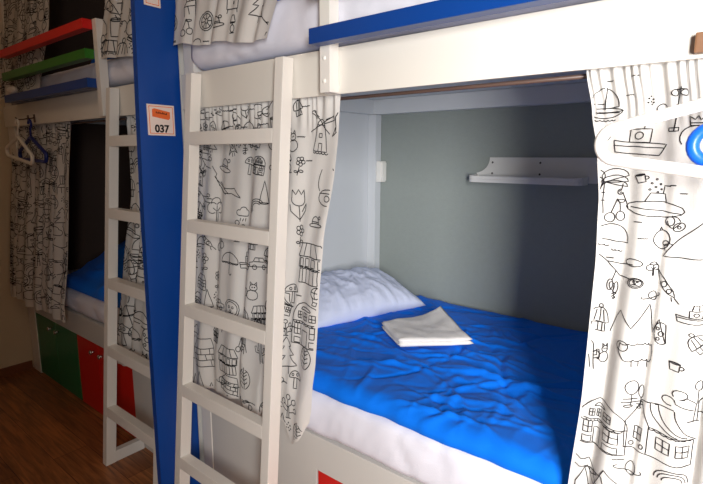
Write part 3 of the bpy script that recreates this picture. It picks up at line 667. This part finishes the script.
# little white cloth on the far rail
bm = NB(); ball(bm, (-3.30, -.068, 1.787), .055, .022, .024, 24, 16)
for v in bm.verts: v.co += Vector((0, 0, .008*nz(v.co.x*30, v.co.z*30, v.co.y*30))) + Vector((.006*nz(v.co.z*40, v.co.x*20), 0, 0))
tag(obj('crumpled_cloth', bm, M['towel'], smooth=True), 'small white crumpled cloth on the far end of blue rail, top left', 'cloth')

# ------------------------------------------------------------------ shelf on the back wall
def shelf():
    t = thing('wall_shelf', 'small white wooden shelf on the grey wall of the lower bunk', 'shelf', (-.775, 1.05, 1.32))
    x0, x1 = -1.030, -.538; zt = 1.428; zs = 1.336
    H = zt-zs-.022
    poly = [(x0+.004, zs-.012)]+[(x0+.004+.062*math.sin(q/9*PI/2), zt-H*math.cos(q/9*PI/2)) for q in range(10)]+[(x1+.040, zt), (x1+.040, zs-.012)]
    bm = NB(); prism(bm, [(p[0], YB-.016, p[1]) for p in poly], (0, .0145, 0)); obj('back_plate', bm, M['shelf'], t, bevel=.001)
    # bottom board with rounded front corners
    def front(inset, n=8):
        P = [(x0+inset, YB-.017)]
        r = .035
        for q in range(n+1):
            a = PI+q/n*PI/2; P.append((x0+inset+r+r*math.cos(a), YB-.11+inset+r+r*math.sin(a)))
        for q in range(n+1):
            a = 1.5*PI+q/n*PI/2; P.append((x1-inset-r+r*math.cos(a), YB-.11+inset+r+r*math.sin(a)))
        P.append((x1-inset, YB-.017)); return P
    bm = NB(); prism(bm, [(p[0], p[1], zs-.018) for p in front(0)], (0, 0, .014)); obj('bottom_board', bm, M['shelf'], t, bevel=.001)
    # low lip round front
    o_, i_ = front(0), front(.010)
    bm = NB(); n = len(o_)
    def lz(k): 
        x = o_[k][0]; q = abs((x-(x0+x1)/2)/((x1-x0)/2)); return zs+.004+.010*max(0, q)**4
    vo = [bm.verts.new((p[0], p[1], zs-.0035)) for p in o_]; vi = [bm.verts.new((i_[k][0], i_[k][1], zs-.0035)) for k in range(n)]
    to = [bm.verts.new((p[0], p[1], lz(k))) for k, p in enumerate(o_)]; ti = [bm.verts.new((i_[k][0], i_[k][1], lz(k))) for k in range(n)]
    for k in range(n-1):
        bm.faces.new((vo[k], vo[k+1], to[k+1], to[k])); bm.faces.new((vi[k], ti[k], ti[k+1], vi[k+1]))
        bm.faces.new((to[k], to[k+1], ti[k+1], ti[k])); bm.faces.new((vo[k], vi[k], vi[k+1], vo[k+1]))
    bm.faces.new((vo[0], to[0], ti[0], vi[0])); bm.faces.new((vo[-1], vi[-1], ti[-1], to[-1]))
    obj('front_lip', bm, M['shelf'], t)
    for x in (-.950, -.735):
        for z in (1.405, 1.356):
            bm = NB(); ball(bm, (x, YB-.0165, z), .0045, .002, .0045)
            obj('screw', bm, M['screw'], t, smooth=True, label='dark screw head')
shelf()

# ------------------------------------------------------------------ hooks and hangers
def hook(x, label, y=-.064):
    t = thing('coat_hook', label, 'hook', (x, -.02, 1.60))
    obj('hook_plate', B(x-.010, x+.010, -.0165, -.0125, 1.610, 1.655), M['rod'], t, bevel=.001)
    obj('hook_arm', tube(NB(), [(x, -.016, 1.636), (x, -.04, 1.630), (x, y+.006, 1.628), (x, y-.006, 1.640)], .0035, 8), M['rod'], t, smooth=True)
hook(-3.27, 'small dark hook on the top board at far left, holding white hanger', -.072)
hook(-3.175, 'small dark hook on the top board at far left, holding navy hanger', -.044)
t = thing('peg_rail', 'wooden peg rail on the bunk board at the right photo edge', 'peg rail', (.10, -.02, 1.59))
obj('rail_board', B(-.112, .30, -.031, -.0125, 1.606, 1.640), M['pegwood'], t, bevel=.003)
for x in (.03, .19): obj('peg', tube(NB(), [(x, -.031, 1.620), (x, -.105, 1.628), (x, -.175, 1.640)], .006, 10), M['pegwood'], t, smooth=True)

def hanger(m, label, roll=0, yaw=0, capc=None, hook_at=None, r=.0098, w=.17, group='clothes hangers'):
    """flat loop with rounded ends, neck and hook; local frame: x along bar, z up, origin mid of bottom bar"""
    rc = .027; R = []
    sl = math.atan2(.075, w)
    def rr(cx, cz, a0, a1, n=10): return [(cx+rc*math.cos(a0+(a1-a0)*i/n), 0, cz+rc*math.sin(a0+(a1-a0)*i/n)) for i in range(n+1)]
    R += [(x, 0, 0) for x in (w*q/6 for q in range(-6, 7))][1:-1]
    R += rr(w, rc, -PI/2, PI/2-sl)
    a = R[-1]; R += [(a[0]*(1-q), 0, a[2]+(.128-a[2])*q) for q in (.25, .5, .75, .9)]
    b = [(-p[0], p[1], p[2]) for p in reversed(R[-4:])]
    R += [(0, 0, .128)]+b+rr(-w, rc, PI/2+sl, 1.5*PI)
    Mx = Matrix.Rotation(yaw, 4, 'Z') @ Matrix.Rotation(roll, 4, 'Y')
    if capc is not None: T = Vector(capc)-Mx @ Vector((-w, 0, rc))
    else: T = Vector(hook_at)-Mx @ Vector((0, 0, .221))
    tr = lambda ps: [Mx @ Vector(p)+T for p in ps]
    t = thing('clothes_hanger', label, 'hanger', tuple(T), group)
    obj('hanger_frame', tube(NB(), tr(R), r, 12, True), m, t, smooth=True)
    hk = [(0, 0, .125), (0, 0, .155), (.002, 0, .172)]+[(.0+.021*math.cos(math.radians(d)), 0, .200+.021*math.sin(math.radians(d))) for d in range(-60, 200, 20)]
    obj('hook', tube(NB(), tr(hk), r*.62, 10), m, t, smooth=True)
    return t
hanger(M['plastic'], 'white plastic hanger at the right edge, in front of the curtain', roll=math.radians(8), yaw=math.radians(0), capc=(-.192, -.150, 1.452))
hanger(M['blueplastic'], 'bright blue plastic hanger at the right edge, behind the white one', roll=math.radians(0), yaw=math.radians(0), capc=(-.063, -.115, 1.450))
hanger(M['plastic'], 'white hanger on the farther bunk, hanging left of the navy hanger', roll=math.radians(7), yaw=0, hook_at=(-3.27, -.070, 1.625), r=.010)
hanger(M['navyplastic'], 'navy blue hanger on the farther bunk, hanging right of the white hanger', roll=math.radians(2), yaw=0, hook_at=(-3.175, -.040, 1.622), r=.010)

# ------------------------------------------------------------------ light
def area(name, loc, target, sx, sy, power, col, spread=180):
    l = bpy.data.lights.new(name, 'AREA'); l.shape = 'RECTANGLE'; l.size = sx; l.size_y = sy; l.energy = power; l.color = col; l.spread = math.radians(spread)
    o = bpy.data.objects.new(name, l); C.objects.link(o); o.location = loc
    o.rotation_euler = (Vector(target)-Vector(loc)).to_track_quat('-Z', 'Y').to_euler(); return o
area('window_daylight', ((WX0+WX1)/2, YF+.02, (WZ0+WZ1)/2), ((WX0+WX1)/2, 0, 1.35), WX1-WX0-.1, WZ1-WZ0-.1, 104, (1.0, .98, .95), 138)
l = bpy.data.lights.new('warm_fill', 'POINT'); l.energy = 5; l.color = (1, .72, .48); l.shadow_soft_size = .12  # unseen warm lamp, added to tint and lift the dim far end
o = bpy.data.objects.new('warm_fill', l); C.objects.link(o); o.location = (-2.2, -1.1, 2.55)
w = bpy.data.worlds.new('World'); sc.world = w; w.use_nodes = True
w.node_tree.nodes['Background'].inputs[0].default_value = (.9, .95, 1, 1); w.node_tree.nodes['Background'].inputs[1].default_value = .4

# ------------------------------------------------------------------ camera
F = 495.0; yaw = math.radians(50.7); pit = math.radians(9.82); ro = math.radians(.2)
f = Vector((-math.cos(yaw)*math.cos(pit), math.sin(yaw)*math.cos(pit), -math.sin(pit)))
r = f.cross(Vector((0, 0, 1))).normalized(); u = r.cross(f)
r2 = r*math.cos(ro)+u*math.sin(ro); u2 = -r*math.sin(ro)+u*math.cos(ro)
cam = bpy.data.cameras.new('camera'); co = bpy.data.objects.new('camera', cam); C.objects.link(co)
mw = Matrix((r2, u2, -f)).transposed().to_4x4(); mw.translation = Vector((0, -1.09, 1.43))
co.matrix_world = mw
cam.sensor_width = 36; cam.lens = F*36/703; cam.clip_start = .02
sc.camera = co
sc.view_settings.view_transform = 'Standard'; sc.view_settings.look = 'None'; sc.view_settings.gamma = 1
sc.view_settings.use_curve_mapping = False; sc.view_settings.exposure = 0.08
